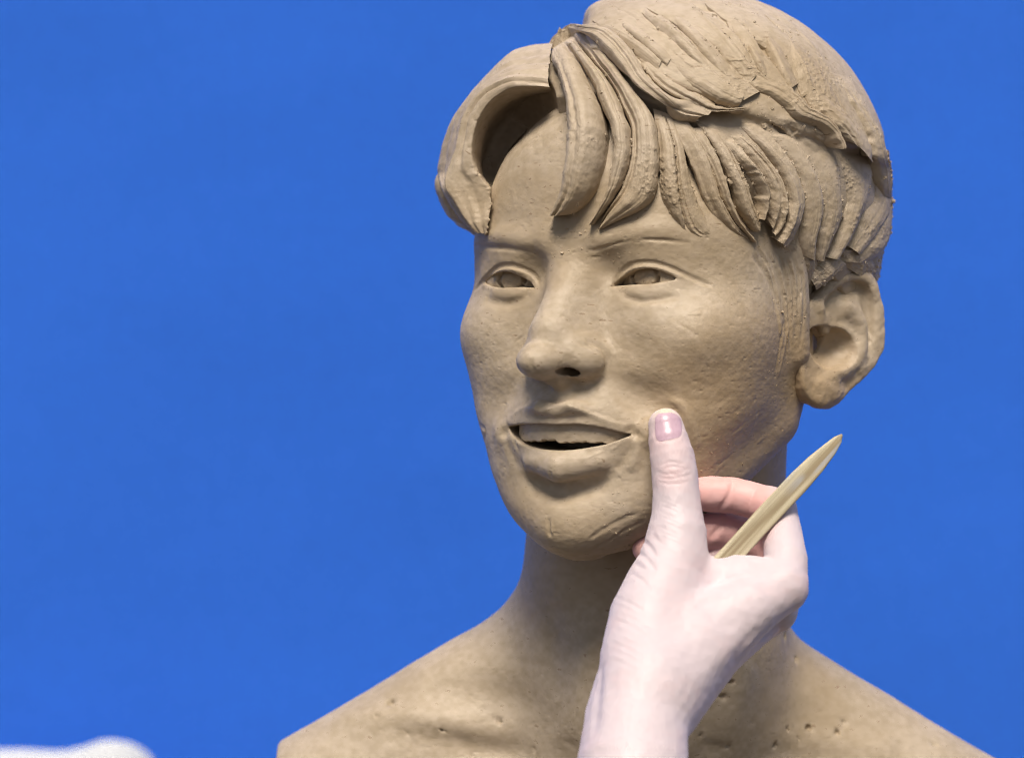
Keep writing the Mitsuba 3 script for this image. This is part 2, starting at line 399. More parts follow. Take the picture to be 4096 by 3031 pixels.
# philtrum
head.stroke([(0, 99, -46), (0, 96, -57)], 2.6, -1.2)
both(lambda s: head.stroke([(s * 4, 97, -47), (s * 4.5, 96, -57)], 2.2, 0.5))
# mouth
xs = np.array([-29.5, -25, -18, -9, 0, 9, 18, 25, 29.5])
zu = np.array([-67.2, -66.5, -66, -65.8, -66.4, -66, -67.2, -69, -69.9])
zl = np.array([-68, -72, -75, -76.6, -77, -76.2, -74.5, -72.3, -70.4])
mu, ml = PchipInterpolator(xs, zu), PchipInterpolator(xs, zl)
head.add(chain([(-30, 72, -67), (-19, 85, -61), (-7.5, 94.6, -58.6), (0, 94.4, -60.6), (7.5, 94.6, -58.6), (19, 85, -61.5), (30, 72, -68.5)], [1.5, 2.6, 3.0, 3.0, 3.0, 2.6, 1.5]), 3)
head.add(chain([(-30, 71, -68), (-19, 79.5, -65.5), (0, 87, -66.5), (19, 79.5, -66.5), (30, 71, -69.5)], [1.5, 2.8, 3.2, 2.8, 1.5]), 2.5)
head.add(chain([(-26, 74, -72), (-15, 85.5, -81), (0, 90.2, -83.6), (15, 85.5, -81), (26, 74, -72)], [2.5, 5.5, 7.2, 5.5, 2.5]), 4)
head.stroke([(-27, 73, -82), (-14, 84, -92), (0, 88, -95), (14, 84, -92), (27, 73, -82)], 5, [-1, -2.8, -2.6, -2.8, -1])
base2 = Field(); base2.ops = list(head.ops)
P = hit(base2, spline([(511, 415), (518, 409), (527, 405.5), (535, 407), (540, 410), (548, 407), (563, 403.5), (573, 405), (585, 410), (600, 416), (618, 422), (633, 424)], 40))
head.stroke(P, 2.4, taper(40, 0.9), 'step', (0, -1, 0))
def mouth_cut(d, p):
    x = np.clip(p[:, 0], -29.5, 29.5)
    reg = np.maximum(np.maximum(p[:, 2] - mu(x), ml(x) - p[:, 2]) * 0.9, np.abs(p[:, 0]) - 29.5)
    reg = np.maximum(reg, 60 - p[:, 1]).astype(F)
    return -smin(-d, reg, 1.0)
head.keep(mouth_cut, (-33, 56, -82), (33, 110, -55))
def teeth_edge(d, p):
    z0 = -73.1 - 0.07 * np.maximum(p[:, 0] - 3, 0) + 0.7 * noise3(p * [1, 0, 0], 0.35, 3) + 0.35 * noise3(p * [1, 0, 0], 1.1, 4)
    d = np.maximum(np.maximum(d, z0 - p[:, 2]), np.maximum(p[:, 2] + 58, -25.5 - p[:, 0]))
    return (np.maximum(d, 66 - p[:, 1]) + 0.15 * noise3(p, 0.4, 8) + 0.08 * noise3(p, 1.2, 9)).astype(F)
teeth = Field().add(ell((0, 58, -66), (35, 33.6, 40)), 1).keep(teeth_edge, (-100, -100, -200), (100, 120, 100))
for s in (-1, 1):
    head.cut(ell((s * 7.2, 96.5, -44.0), (5, 8.5, 1.9), rot_axes(roll=4 * s)), 0.4)
    head.cut(ell((s * 7, 90, -41.5), (4, 6, 4.5)), 0.4)

rng = np.random.default_rng(31)
base3 = base2
def scratch(px, rad, amp, n=10): head.stroke(hit(base3, spline(px, n)), rad, taper(n, amp), 'sharp')
for k in range(17):                                                # combed clay in front of the ear
    f = k / 16
    x0, x1 = 752 + 48 * f, 779 + 22 * f
    y0, y1 = 247 + 12 * f + rng.uniform(-4, 10), rng.uniform(285, 345) + 20 * (1 - abs(f - 0.4))
    xm = 0.5 * (x0 + x1) + rng.uniform(-2, 2)
    scratch([(x0 + rng.uniform(-2, 2), y0), (xm + 3, 0.5 * (y0 + y1)), (x1 - 2, y1)], rng.uniform(0.8, 1.5), rng.uniform(-1.5, -0.6))
    if k % 2: scratch([(x0 + 3, y0), (xm + 5, 0.5 * (y0 + y1)), (x1, y1 - 8)], 1.3, rng.uniform(0.5, 1.2))
scratch([(752, 252), (764, 270), (774, 292), (779, 315)], 2.0, -1.6)
scratch([(784, 320), (780, 345), (775, 376)], 1.4, -1.3); scratch([(789, 322), (784, 348), (778, 378)], 1.4, 1.0)
for k in range(26):                                                # strokes of the tool on cheek and jaw
    x, y = rng.uniform(690, 775), rng.uniform(395, 480)
    l, a = rng.uniform(8, 26), rng.uniform(-1.0, -0.5)
    scratch([(x, y), (x + l * 0.5 * math.cos(a), y + l * 0.5 * math.sin(a)), (x + l * math.cos(a), y + l * math.sin(a))], rng.uniform(0.5, 0.9), rng.uniform(-0.5, 0.35))
for px, r, a in [([(548, 517), (549, 528), (550.5, 536)], 1.2, -2.0), ([(551.5, 524), (552.5, 534)], 1.1, 0.8), ([(531, 358), (532, 366), (534, 372)], 0.9, -1.2), ([(574, 342), (585, 344), (596, 350), (605, 354)], 1.0, -1.0),
                 ([(514, 342), (520, 338), (524, 335)], 0.9, -0.8), ([(511, 432), (516, 445), (520, 452)], 0.9, -0.6), ([(479, 424), (485, 431), (484, 440)], 1.4, -1.2), ([(588, 540), (612, 524), (640, 512)], 1.2, -0.8),
                 ([(594, 549), (620, 533), (646, 520)], 1.2, -0.7), ([(600, 545), (622, 530)], 1.0, 0.6), ([(550, 470), (551, 478)], 0.8, -0.8), ([(610, 450), (620, 444)], 0.9, 0.6), ([(575, 460), (590, 456), (604, 450)], 0.9, 0.4),
                 ([(676, 322), (690, 330), (700, 340)], 0.8, -0.6), ([(690, 315), (702, 312)], 0.8, 0.5), ([(580, 247), (570, 252), (560, 258)], 0.9, 0.5), ([(600, 222), (590, 232), (582, 240)], 0.9, 0.5)]:
    scratch(px, r, a)
head.keep(lambda d, p: d + 0.28 * noise3(p, 0.06, 41) + 0.10 * noise3(p, 0.16, 42) + 0.06 * noise3(p * [1, 1, 2.2], 0.45, 43), (-300, -300, -300), (300, 300, 300))
# ------------------------------------------------------------------ torso
torso = Field()
torso.add(cone((0, 6, -40), (-2, 26, -185), 56, 60), 1, 90)
torso.add(ell((-6, 55, -310), (185, 88, 112)), 40, 90)
torso.add(cone((-52, 40, -175), (-180, 55, -264), 28, 40), 34, 90)
torso.add(cone((46, 46, -187), (148, 66, -263), 28, 40), 30, 90)
def torso_trim(d, p):
    d = -smin(-d, (p[:, 0] + 173), 3)
    d = -smin(-d, (176 - p[:, 0]), 3)
    d = np.maximum(d, -312 - p[:, 2])
    return d + 0.8 * noise3(p, 0.03, 11) + 0.3 * noise3(p, 0.09, 12)
torso0 = Field(); torso0.ops = list(torso.ops)
torso.keep(torso_trim, (-300, -200, -500), (300, 300, 100))
def tstroke(px, rad, amp, prof='gauss', n=16): torso.stroke(hit(torso0, spline(px, n), head=False), rad, taper(n, amp), prof)
tstroke([(330, 716), (380, 716), (440, 722), (520, 742)], 9, 2.6)                      # collar bones and the hollows round them
tstroke([(380, 728), (430, 734), (500, 750), (540, 765)], 8, -1.7)
tstroke([(420, 690), (470, 690), (530, 705), (560, 730)], 12, -2.5)
tstroke([(600, 610), (592, 650), (582, 700), (575, 745)], 9, 2.4)                      # neck muscle
tstroke([(556, 600), (552, 650), (556, 700)], 9, -1.8)
tstroke([(752, 660), (735, 700), (715, 745)], 10, 2.4)
tstroke([(760, 735), (820, 742), (900, 752)], 9, 2.2)
tstroke([(730, 690), (722, 720), (712, 757)], 8, -1.5)
rng = np.random.default_rng(9)
pits = [(391, 702, 1.7), (443, 728, 1.0), (484, 708, 1.2), (500, 721, 1.3), (502, 676, 1.0), (407, 733, 1.0), (379, 716, 0.9), (534, 749, 1.2), (472, 755, 1.3), (785, 636, 1.7), (797, 658, 1.6), (723, 696, 1.5),
        (730, 681, 1.5), (728, 746, 1.6), (808, 727, 1.5), (795, 738, 1.2), (774, 744, 1.3), (837, 732, 1.4), (844, 722, 1.2), (934, 743, 1.3), (786, 728, 1.0), (520, 660, .8), (455, 700, .7), (752, 722, .8), (700, 735, .8)]
for x, y, r in pits:
    q = hit(torso0, [(x, y)], head=False)[0]
    torso.cut(ell(q, (r, r * 1.2, r * rng.uniform(0.6, 1.1))), 0.6)
    w = rng.normal(0, 1.2, 2)
    torso.stroke([q, q + [w[0] * 1.2, 0, w[1]]], r * 0.9, -r * 0.5)
# ------------------------------------------------------------------ ear (own frame: u back along the ear, v up, w out of its plane)
EU, EV, EW = np.array([0.78, 0.626, 0]), np.array([0, 0, 1.0]), np.array([0.626, -0.78, 0])
E0 = at_depth(803, 335, -36.0)
def ear_uv(pts):
    out = []
    for px, py in pts:
        a, b = at_depth(px, py, -60), at_depth(px, py, 20)
        t = ((E0 - a) @ EW) / ((b - a) @ EW)
        q = a + (b - a) * t - E0
        out.append((q @ EU, q @ EV))
    return np.array(out)
outline = ear_uv([(816, 290), (826, 280), (838, 272.5), (851, 268), (863, 273), (869, 284), (873, 301), (876, 322), (875, 344), (870, 360), (860, 376), (847, 390), (836, 401),
                  (823, 407), (809, 404.5), (798, 396), (792, 380), (790, 350), (792, 320), (803, 300)])
def poly_sdf(P):
    P = np.array(P, F)
    def f(x, y):
        d = np.full(x.shape, 1e9, F); s = np.ones(x.shape, F)
        for i in range(len(P)):
            a, b = P[i], P[i - 1]
            ex, ey = b - a
            wx, wy = x - a[0], y - a[1]
            t = np.clip((wx * ex + wy * ey) / (ex * ex + ey * ey), 0, 1)
            d = np.minimum(d, (wx - ex * t) ** 2 + (wy - ey * t) ** 2)
            c1, c2, c3 = y >= a[1], y < b[1], ex * wy > ey * wx
            s = np.where((c1 & c2 & c3) | (~c1 & ~c2 & ~c3), -s, s)
        return s * np.sqrt(d)
    return f
ear = Field()
edge = poly_sdf(spline(np.vstack([outline, outline[:1]]), 44)[:-1])
def e3(pts, w):
    q = ear_uv(pts); return np.column_stack([q, np.broadcast_to(w, len(q))])
def plate(p):
    bow = 0.004 * (p[:, 0] - 16) ** 2
    a, b = edge(p[:, 0], p[:, 1]) + 2.5, np.abs(p[:, 2] + 1 - bow) - 3.2
    return (np.minimum(np.maximum(a, b), 0) + np.sqrt(np.maximum(a, 0) ** 2 + np.maximum(b, 0) ** 2) - 2.0).astype(F)
plate.box = (vec(-15, -45, -12), vec(50, 45, 14))
ear.add(plate, 1)
ear.add(chain(e3(spline([(814, 306), (821, 291), (833, 280), (846, 275), (857, 279), (863, 289), (866, 304), (868.5, 322), (867.5, 342), (863, 357), (854, 370)], 26),
                 np.linspace(2.5, 3.0, 26)), np.r_[np.linspace(3.2, 4.6, 10), np.linspace(4.6, 3.0, 16)]), 2.2)                 # helix
ear.add(chain(e3(spline([(840, 308), (850, 318), (855, 333), (852, 350), (842, 366), (826, 374)], 16), 3.0), np.linspace(4.0, 4.5, 16)), 5)           # antihelix
ear.add(ell(e3([(819, 389)], 2.0)[0], (10.5, 8, 5.5)), 4)                                                                                          # lobe
ear.stroke(e3(spline([(818, 306), (827, 298), (840, 289.5), (852, 288.5), (858, 297), (860, 312), (861, 332), (857, 350)], 20), 4.0), 3.4, np.r_[np.linspace(-2, -5.2, 8), np.linspace(-5.2, -1.5, 12)])
ear.cut(ell(e3([(825, 347)], 7.0)[0], (13.5, 9.8, 11.5)), 1.5)
ear.cut(ell(e3([(814, 338)], 2.5)[0], (11, 6, 9)), 1.0)
ear.cut(cone(e3([(818, 328)], 4.5)[0], e3([(836, 334)], 4.5)[0], 2.6, 1.6), 0.8)
ear.cut(ell(e3([(816, 341)], 0.5)[0], (8.5, 6.5, 10)), 0.8)
ear.stroke(e3(spline([(824, 325), (838, 329), (847, 338), (849, 350), (842, 362), (828, 369)], 14), 4.0), 1.6, 1.3)
ear.stroke(e3([(838, 366), (845, 369), (845, 375)], 4), 1.0, -1.2, 'sharp')
ear.add(cone(e3([(812, 308)], 3)[0], e3([(822, 330)], 1)[0], 3, 2.4), 3)                                                                            # crus of the helix
ear.keep(lambda d, p: d + 0.5 * noise3(p, 0.16, 4) + 0.22 * noise3(p, 0.45, 9), (-20, -50, -20), (60, 60, 20))
def ear_w(P): return E0 + P[:, :1] * EU + P[:, 1:2] * EV + P[:, 2:] * EW

# ------------------------------------------------------------------ hair
LOW = ell((2, -18, 38), (89, 99, 80))
guide = Field().add(LOW, 1)
guide.add(ell((2, -32, 10), (84, 76, 62)), 14)
guide.add(ell((0, 26, 28), (68, 58, 60)), 12)
top_edge = hit(guide, [(579, 32), (614, 59), (640, 92), (690, 104), (742, 100), (790, 108), (836, 140), (874, 164)])
cc = top_edge.mean(0); _, _, vv = np.linalg.svd(top_edge - cc); pn = vv[2] * np.sign(vv[2][2])
hair = Field()
hair.add(LOW, 1)
hair.add(ell((2, -32, 10), (84, 76, 62)), 14)
zs_line = PchipInterpolator([-200, -100, -60, -30, 0, 18, 40, 62, 78, 95], [-70, -58, -42, -18, 0, 6, 22, 62, 84, 108])
def hair_trim(d, p):
    g = (zs_line(p[:, 1]) - p[:, 2]) * 0.7
    return np.maximum(d, g).astype(F)
hair.keep(hair_trim, (-300, -300, -300), (300, 300, 300))
crown = ell((1, -15, 42), (93, 99, 85))
def crown_add(d, p):
    g = -((p - cc.astype(F)) @ pn.astype(F)) + 1.5 * noise3(p, 0.06, 2)
    g = np.maximum(g, -(p @ HR)[:, 0] - 33 + 2 * noise3(p, 0.05, 5))
    return smin(d, -smin(-crown(p), -g.astype(F), 9), 5)
hair.keep(crown_add, (-110, -130, -60), (110, 110, 140))

roll = chain([to_h(at_depth(*q)) for q in [(556, 54, -46), (564, 41, -40), (580, 33, -34), (600, 33, -28)]], [7, 8, 8, 7])
hc = to_h(at_depth(499, 125, -45)).astype(F)
def hollow(p):
    q = (p - hc) @ HR
    k0, k1 = length(q / vec(26, 46, 34)), length(q / vec(26, 46, 34) ** 2)
    return k0 * (k0 - 1) / np.maximum(k1, 1e-6)
hollow.box = (hc - 50, hc + 50)
hair.cut(hollow, 3)
hair0 = Field(); hair0.ops = list(hair.ops)
def crack(px, rad, amp, n=14): hair.stroke(hit(hair0, spline(px, n)), rad, taper(n, amp), 'sharp' if rad < 2.5 else 'gauss')
def split(px, r, depth, n=12):                                     # a gaping crack
    P = hit(hair0, spline(px, n)); N = hair0.grad(P.astype(F))
    rr = r * np.sin(np.linspace(0.15, np.pi - 0.15, n)) ** 0.7
    rr = rr * (1 + 0.35 * np.random.default_rng(int(px[0][0])).normal(0, 1, n).clip(-1, 1))
    for k in np.linspace(0, 1, 4): hair.cut(chain(P - N * depth * k, rr * (1 - 0.45 * k)), 0.3)
    hair.stroke((P + N * 0.3)[2:] + to_h([0.8, 0, 1.4]), 1.6, 0.5)
for px, r, dp in [([(735, 28), (742, 35), (748, 39), (755, 42), (763, 47)], 1.25, 3.5), ([(718, 49), (727, 56), (736, 63), (743, 68), (752, 76), (765, 85)], 1.3, 4), ([(709, 56), (714, 62), (720, 69), (726, 78), (737, 87), (746, 90)], 1.1, 2.5),
                  ([(804, 90), (808, 96), (813, 105)], 1.1, 2.5), ([(811, 93), (818, 96)], 0.9, 2), ([(848, 94), (851, 99)], 1.3, 2.5), ([(770, 124), (780, 130), (790, 139)], 0.8, 2), ([(721, 103), (735, 109), (746, 111)], 1.2, 3)]:
    split(px, r, dp)
for px, r, a in [([(764, 48), (782, 64), (793, 75), (800, 84)], 1.2, -1.6), ([(809, 50), (820, 62), (832, 74)], 1.3, -1.8), ([(676, 0), (690, 5), (706, 8), (722, 3)], 3, -2.2), ([(590, 21), (600, 17), (618, 13), (632, 20), (642, 30)], 3, -2.0),
                 ([(642, 8), (680, 28), (720, 42)], 5, -0.8), ([(680, 2), (730, 24), (780, 60)], 4, -0.8), ([(700, 35), (740, 52), (790, 92)], 5, 0.9), ([(660, 30), (690, 52), (712, 72)], 3, -0.8),
                 ([(687, 42), (696, 49)], 0.9, -1), ([(648, 28), (656, 33), (662, 36)], 1.0, -1.2), ([(760, 6), (800, 42), (830, 88)], 4, -1.0), ([(775, 12), (812, 46), (842, 96)], 3, 0.9), ([(790, 24), (826, 66), (858, 120)], 2.5, -0.9)]:
    crack(px, r, a)
rng = np.random.default_rng(63)
for k in range(46):                                                # combing along the sweep of the hair
    f, g = rng.random(), rng.random()
    x, y = 620 + 210 * f, 4 + 66 * f + 50 * g * (1 - 0.5 * f)
    l = rng.uniform(14, 60)
    a = 0.42 + 0.55 * f + rng.normal(0, 0.06)
    c = rng.uniform(-0.05, 0.15)
    crack([(x, y), (x + l * 0.5 * math.cos(a), y + l * 0.5 * math.sin(a)), (x + l * math.cos(a + c), y + l * math.sin(a + c))], rng.choice([0.8, 1.0, 1.3, 3.0]), rng.uniform(-0.9, 0.5), 10)
for k in range(30):
    x, y = rng.uniform(748, 838), 0
    y = 96 + (x - 748) * 0.42 + rng.uniform(2, 22)
    l, a = rng.uniform(8, 22), 0.55 + rng.normal(0, 0.15)
    crack([(x, y), (x + l * 0.5 * math.cos(a), y + l * 0.5 * math.sin(a)), (x + l * math.cos(a), y + l * math.sin(a))], rng.choice([0.9, 1.4]), rng.uniform(-1.2, 0.9), 8)
hair.keep(lambda d, p: d + 0.4 * noise3(p, 0.05, 51) + 0.15 * noise3(p, 0.18, 52) + 0.08 * noise3(p, 0.5, 53), (-300, -300, -300), (300, 300, 300))
upper = Field(); upper.ops = list(hair0.ops)
upper.add(LOW, 1)

def lock(L, R, h, level=None, field=None, p=2.6, skew=0.0, rough=1.0, groove=0, seed=0, n=(80, 64), root=0.06, drop=2.5, head=True):
    """A strap of clay lying on the hair: L and R trace its two edges, h its height along it, p how flat its back is."""
    field = field or guide
    rng = np.random.default_rng(seed + 17)
    nt, ns = n
    t = np.linspace(0, 1, nt)
    Ls, Rs = spline(L, nt), spline(R, nt)
    wob = lambda: np.interp(t, np.linspace(0, 1, 28), rng.normal(0, 0.55 * rough, 28))
    Ls[:, 0] += wob(); Ls[:, 1] += wob() * 0.5; Rs[:, 0] += wob(); Rs[:, 1] += wob() * 0.5
    s = np.sin(np.linspace(-1, 1, ns) * np.pi / 2 * 0.93) / np.sin(np.pi / 2 * 0.93)
    hh = np.interp(t, np.linspace(0, 1, len(np.atleast_1d(h))), np.atleast_1d(h))
    hh = hh * smoothstep(0, root, t) if root else hh
    f = ((s + 1) / 2)[None, :, None]
    px = Ls[:, None] * (1 - f) + Rs[:, None] * f
    lev = np.repeat(hh[:, None] * 0.75, ns, 1)
    base_pts = hit(field, px.reshape(-1, 2), head, lev.reshape(-1), -260.0)
    N = field.grad(base_pts.astype(F), 1.2).astype(float)
    prof = np.maximum(1 - np.abs(s) ** p, 0) ** 0.75
    H = hh[:, None] * prof[None] * (1 + skew * s[None])
    for k in range(3 + groove if rough else 0):                                   # tool marks running along the strap
        c, w, a = rng.uniform(-0.8, 0.8), rng.uniform(0.10, 0.25), rng.uniform(0.2, 0.6) * rough
        if k >= 3: w, a = rng.uniform(0.10, 0.16), rng.uniform(1.0, 1.7)
        path = c + np.cumsum(np.interp(t, np.linspace(0, 1, 6), rng.normal(0, 0.004, 6)))
        H -= a * np.exp(-((s[None] - path[:, None]) / w) ** 2) * smoothstep(0, 0.25, t)[:, None] * np.minimum(1, hh[:, None] / 3)
    for k in range(9 if rough else 0):                           # fine combing
        c, w = rng.uniform(-0.95, 0.95), rng.uniform(0.02, 0.06)
        path = c + np.cumsum(np.interp(t, np.linspace(0, 1, 6), rng.normal(0, 0.003, 6)))
        H += rng.uniform(-0.16, 0.08) * np.exp(-((s[None] - path[:, None]) / w) ** 2) * np.minimum(1, hh[:, None] / 3)
    H += 0.05 * rough * rng.normal(0, 1, (1, ns)) * np.minimum(1, hh[:, None] / 3)
    H = H.reshape(-1)
    H += rough * (0.32 * noise3(base_pts, 0.16, seed) + 0.16 * noise3(base_pts, 0.7, seed + 1)) * np.minimum(1, np.repeat(hh, ns) / 3)
    edge = (np.abs(s) > 0.999)
    H = np.where(np.tile(edge, nt), -drop, H)
    V = base_pts + N * (H - lev.reshape(-1))[:, None]
    i = np.arange(nt - 1)[:, None] * ns + np.arange(ns - 1)[None]
    q = np.stack([i, i + 1, i + 1 + ns, i + ns], -1).reshape(-1, 4)
    Fc = np.vstack([q[:, [0, 1, 2]], q[:, [0, 2, 3]]])
    c = V[Fc].mean(1)
    nn = np.cross(V[Fc[:, 1]] - V[Fc[:, 0]], V[Fc[:, 2]] - V[Fc[:, 0]])
    if (nn * N[Fc[:, 0]]).sum() < 0: Fc = Fc[:, ::-1]
    return V, Fc
LOCKS, MID = [], True
def put(*a, **k):
    if MID:
        l, r = spline(a[0], 12), spline(a[1], 12)
        c, w = (l + r) / 2, (r - l) / 2 * 1.10
        a = (c - w, c + w, [x * q for x, q in zip(a[2], np.linspace(0.55, 0.95, len(a[2])))])
        k.setdefault('skew', [0.5, -0.35, 0.55, 0.3, -0.45, 0.4][len(LOCKS) % 6])
    k.setdefault('seed', 7 * len(LOCKS)); LOCKS.append(lock(*a, **k))
# ---- middle layer, front to back
put([(653, 109), (659, 140), (660, 165), (662, 195), (669, 213), (677, 225), (684, 232)], [(664, 112), (675, 150), (679, 190), (683, 212), (687, 231)], [1, 4, 6, 6, 4], p=3)
put([(664, 112), (674, 150), (676, 190), (681, 212), (688, 233), (699, 239), (712, 240), (727, 248)], [(672, 116), (683, 145), (691, 180), (700, 205), (713, 225), (729, 248)], [1, 3, 5, 5, 6, 3], p=3, groove=1, rough=.7)
put([(669, 121), (684, 145), (698, 176), (707, 200), (721, 226), (737, 238), (745, 239)], [(685, 118), (708, 152), (720, 190), (730, 212), (748, 236)], [1, 3, 4, 4.5, 4, 3], p=2.4, groove=1, rough=.7)
put([(690, 128), (710, 165), (720, 188), (733, 218), (752, 242)], [(700, 128), (724, 168), (732, 195), (742, 220), (758, 241)], [1, 4, 5, 6, 5], p=2)
put([(697, 122), (718, 150), (735, 185), (743, 210), (755, 232)], [(722, 130), (740, 162), (753, 192), (759, 212), (764, 226)], [1, 3, 5, 6, 5], p=2.2, groove=1, rough=.7)
put([(722, 138), (740, 160), (752, 172), (762, 192), (763, 208), (760, 219)], [(733, 138), (751, 158), (764, 176), (771, 194), (770, 208), (765, 219)], [1, 5, 8, 8, 7, 5], p=2)
put([(728, 134), (748, 152), (762, 170), (771, 190), (772.5, 209), (771, 222)], [(738, 132), (762, 152), (779, 172), (788, 190), (790, 208), (784, 228), (774, 238)], [1, 3, 5, 6, 6, 4], p=2.6, groove=2)
put([(735, 122), (764, 148), (783, 174), (791, 200), (788, 218), (778, 240)], [(752, 118), (782, 146), (802, 176), (809, 203), (801, 231), (790, 249)], [1, 3.5, 5, 6, 7, 6], p=2.6, rough=.6)
put([(760, 130), (790, 155), (804, 184), (806, 220), (802, 240), (803, 255)], [(790, 135), (810, 160), (822, 188), (825, 208), (818, 240), (816, 260)], [1, 2, 3.5, 4, 4, 4], p=2.4, rough=.5)
put([(812, 150), (820, 176), (825, 205), (820, 235), (817, 260)], [(836, 150), (842, 184), (844, 214), (833, 242), (825, 260)], [1, 2.5, 3.5, 4, 3.5], p=2.2, rough=.6)
put([(840, 150), (848, 180), (852, 198), (844, 228), (829, 258)], [(866, 152), (874, 172), (868, 203), (860, 225), (841, 258)], [1, 3, 4.5, 4.5, 4], p=2.0, rough=.5, skew=.2)
put([(868, 160), (880, 196), (866, 218), (850, 246)], [(888, 150), (894, 184), (891, 212), (880, 232), (860, 256)], [1, 3, 4.5, 4], p=2.2, rough=.5)
put([(882, 212), (868, 232), (852, 252), (845, 262)], [(894, 200), (893, 232), (884, 252), (868, 262)], [3, 5, 5, 3], p=2.2, rough=.5)
put([(850, 246), (862, 266), (868, 288)], [(886, 236), (885, 258), (875, 290)], [3, 4, 2], p=2.5)
put([(838, 250), (846, 258), (850, 268)], [(866, 246), (872, 262), (866, 280)], [3, 3.5, 2], p=2.5)
put([(836, 254), (826, 263), (810, 277)], [(848, 263), (838, 274), (817, 291)], [3, 4, 3], p=2.5)
put([(796, 246), (803, 262), (803, 282)], [(812, 248), (820, 262), (812, 286)], [2, 3.5, 1.5], p=2.5)
put([(778, 240), (786, 256), (790, 276)], [(798, 244), (804, 260), (798, 282)], [2, 3, 1], p=2.5)
MID = False
# ---- fringe above the near brow
put([(565, 42), (575, 55), (588, 75), (598, 100), (608, 122), (611, 145), (609, 167), (603, 192), (588, 224)], [(574, 38), (588, 54), (602, 70), (616, 92), (625, 112), (630, 130), (630, 150), (626, 167), (617, 191), (606, 208), (591, 225)], [3, 6, 8, 9, 8, 7, 5], p=3, root=.02, drop=2.5)
put([(572, 34), (588, 54), (602, 70), (616, 92), (625, 112), (630, 130), (630, 150), (626, 167), (617, 191), (606, 208), (598, 228)], [(579, 30), (597, 38), (614, 57), (624, 74), (638, 91), (653, 112), (659, 150), (659, 181), (653, 199), (640, 211), (617, 222), (601, 229)], [3, 6, 7, 7, 7, 7, 4], p=3.2, groove=2, root=.02)
# ---- the lock that hangs over the brow
put([(551, 50), (549, 60), (553, 70), (558, 88), (561, 110), (561.5, 135), (559, 160), (555, 190), (547, 216)], [(562, 42), (574, 55), (585, 76), (596, 100), (600, 126), (598, 155), (592, 180), (583, 200), (566, 215)], [5, 9, 12, 13, 12, 10, 7], p=3, groove=1, root=.02, drop=8)
put([(586, 186), (577, 200), (567, 213)], [(594, 176), (586, 196), (576, 208)], [6, 6, 4], p=2)
# ---- upper layer
put([(549, 47), (553, 38), (566, 30), (590, 36), (611, 56), (623, 73), (640, 91), (660, 102), (678, 116), (697, 119)], [(549, 44), (560, 33), (575, 23), (605, 25), (630, 45), (645, 68), (660, 86), (680, 100), (698, 109), (712, 112)], [2, 4, 5, 6, 7, 7, 6], field=upper, p=4, root=.01, drop=9)
put([(640, 62), (655, 84), (676, 99), (696, 107), (712, 112), (744, 111)], [(645, 55), (666, 74), (692, 90), (715, 104), (730, 107), (745, 106)], [1, 3, 4.5, 4.5, 4], field=upper, p=4, drop=9)
put([(648, 40), (675, 72), (700, 90), (722, 101), (740, 105)], [(665, 25), (700, 55), (720, 72), (735, 86), (744, 92)], [0.5, 2, 3.5, 4.5, 5], field=upper, p=4, drop=7)
put([(720, 62), (744, 84), (772, 94), (788, 105), (802, 117), (822, 124), (836, 136), (842, 149)], [(740, 48), (768, 66), (796, 88), (812, 105), (830, 116), (842, 134), (845, 147)], [0.5, 2, 4, 5, 6], field=upper, p=4, drop=9)
put([(790, 72), (806, 92), (822, 112), (838, 128), (850, 139)], [(805, 62), (826, 88), (846, 108), (862, 124), (876, 150), (877, 166)], [0.5, 2, 4, 5, 5], field=upper, p=3.5, drop=9)
put([(830, 72), (850, 100), (866, 126), (876, 160), (884, 195)], [(852, 78), (872, 112), (884, 136), (892, 168), (893, 200)], [0.5, 3, 5, 5, 3], field=upper, p=3)

for n0, (l, r, hh) in enumerate([([(592, 20), (625, 45), (655, 72), (690, 90), (735, 105)], [(612, 4), (652, 26), (688, 44), (716, 53), (740, 73), (762, 90)], [0.4, 1.4, 2.4, 2.8]),
                  ([(642, 6), (690, 30), (720, 48), (744, 66), (768, 84)], [(690, 2), (733, 29), (747, 40), (763, 50), (794, 92)], [0.3, 1.8, 2.8, 2.6]),
                  ([(704, 3), (737, 26), (752, 36), (767, 46), (788, 68), (815, 112)], [(738, 3), (780, 26), (818, 62), (846, 112)], [0.3, 2.2, 2.4, 2.6]),
                  ([(764, 14), (800, 50), (830, 92), (852, 132)], [(790, 24), (828, 64), (856, 105), (875, 152)], [0.3, 1.4, 2.4])]):
    put(l, r, hh, field=upper, p=5, rough=.5, drop=5, seed=300 + n0)
rng = np.random.default_rng(12)
for n0 in range(11):                                               # narrower sweeps of hair over the crown
    f = n0 / 10
    x, y, a = 606 + 172 * f + rng.uniform(-4, 4), 12 - 4 * math.sin(3 * f) + rng.uniform(0, 14) + 10 * f * f, 0.50 + 0.50 * f
    l, w = rng.uniform(60, 105) * (1 - 0.25 * f), rng.uniform(5, 9)
    mid = [(x + l * t * math.cos(a + 0.12 * t), y + l * t * math.sin(a + 0.12 * t), w * (0.5 + 0.9 * t - 1.1 * max(t - 0.6, 0))) for t in (0, 0.3, 0.6, 0.85, 1.0)]
    put([(mx - q * math.sin(a), my + q * math.cos(a)) for mx, my, q in mid], [(mx + q * math.sin(a), my - q * math.cos(a)) for mx, my, q in mid], [0.5, 2.2, 3.4, 3.4, 2.4], field=upper, p=3, rough=.4, skew=rng.choice([-0.6, 0.6]), drop=4, seed=500 + n0, n=(60, 48))
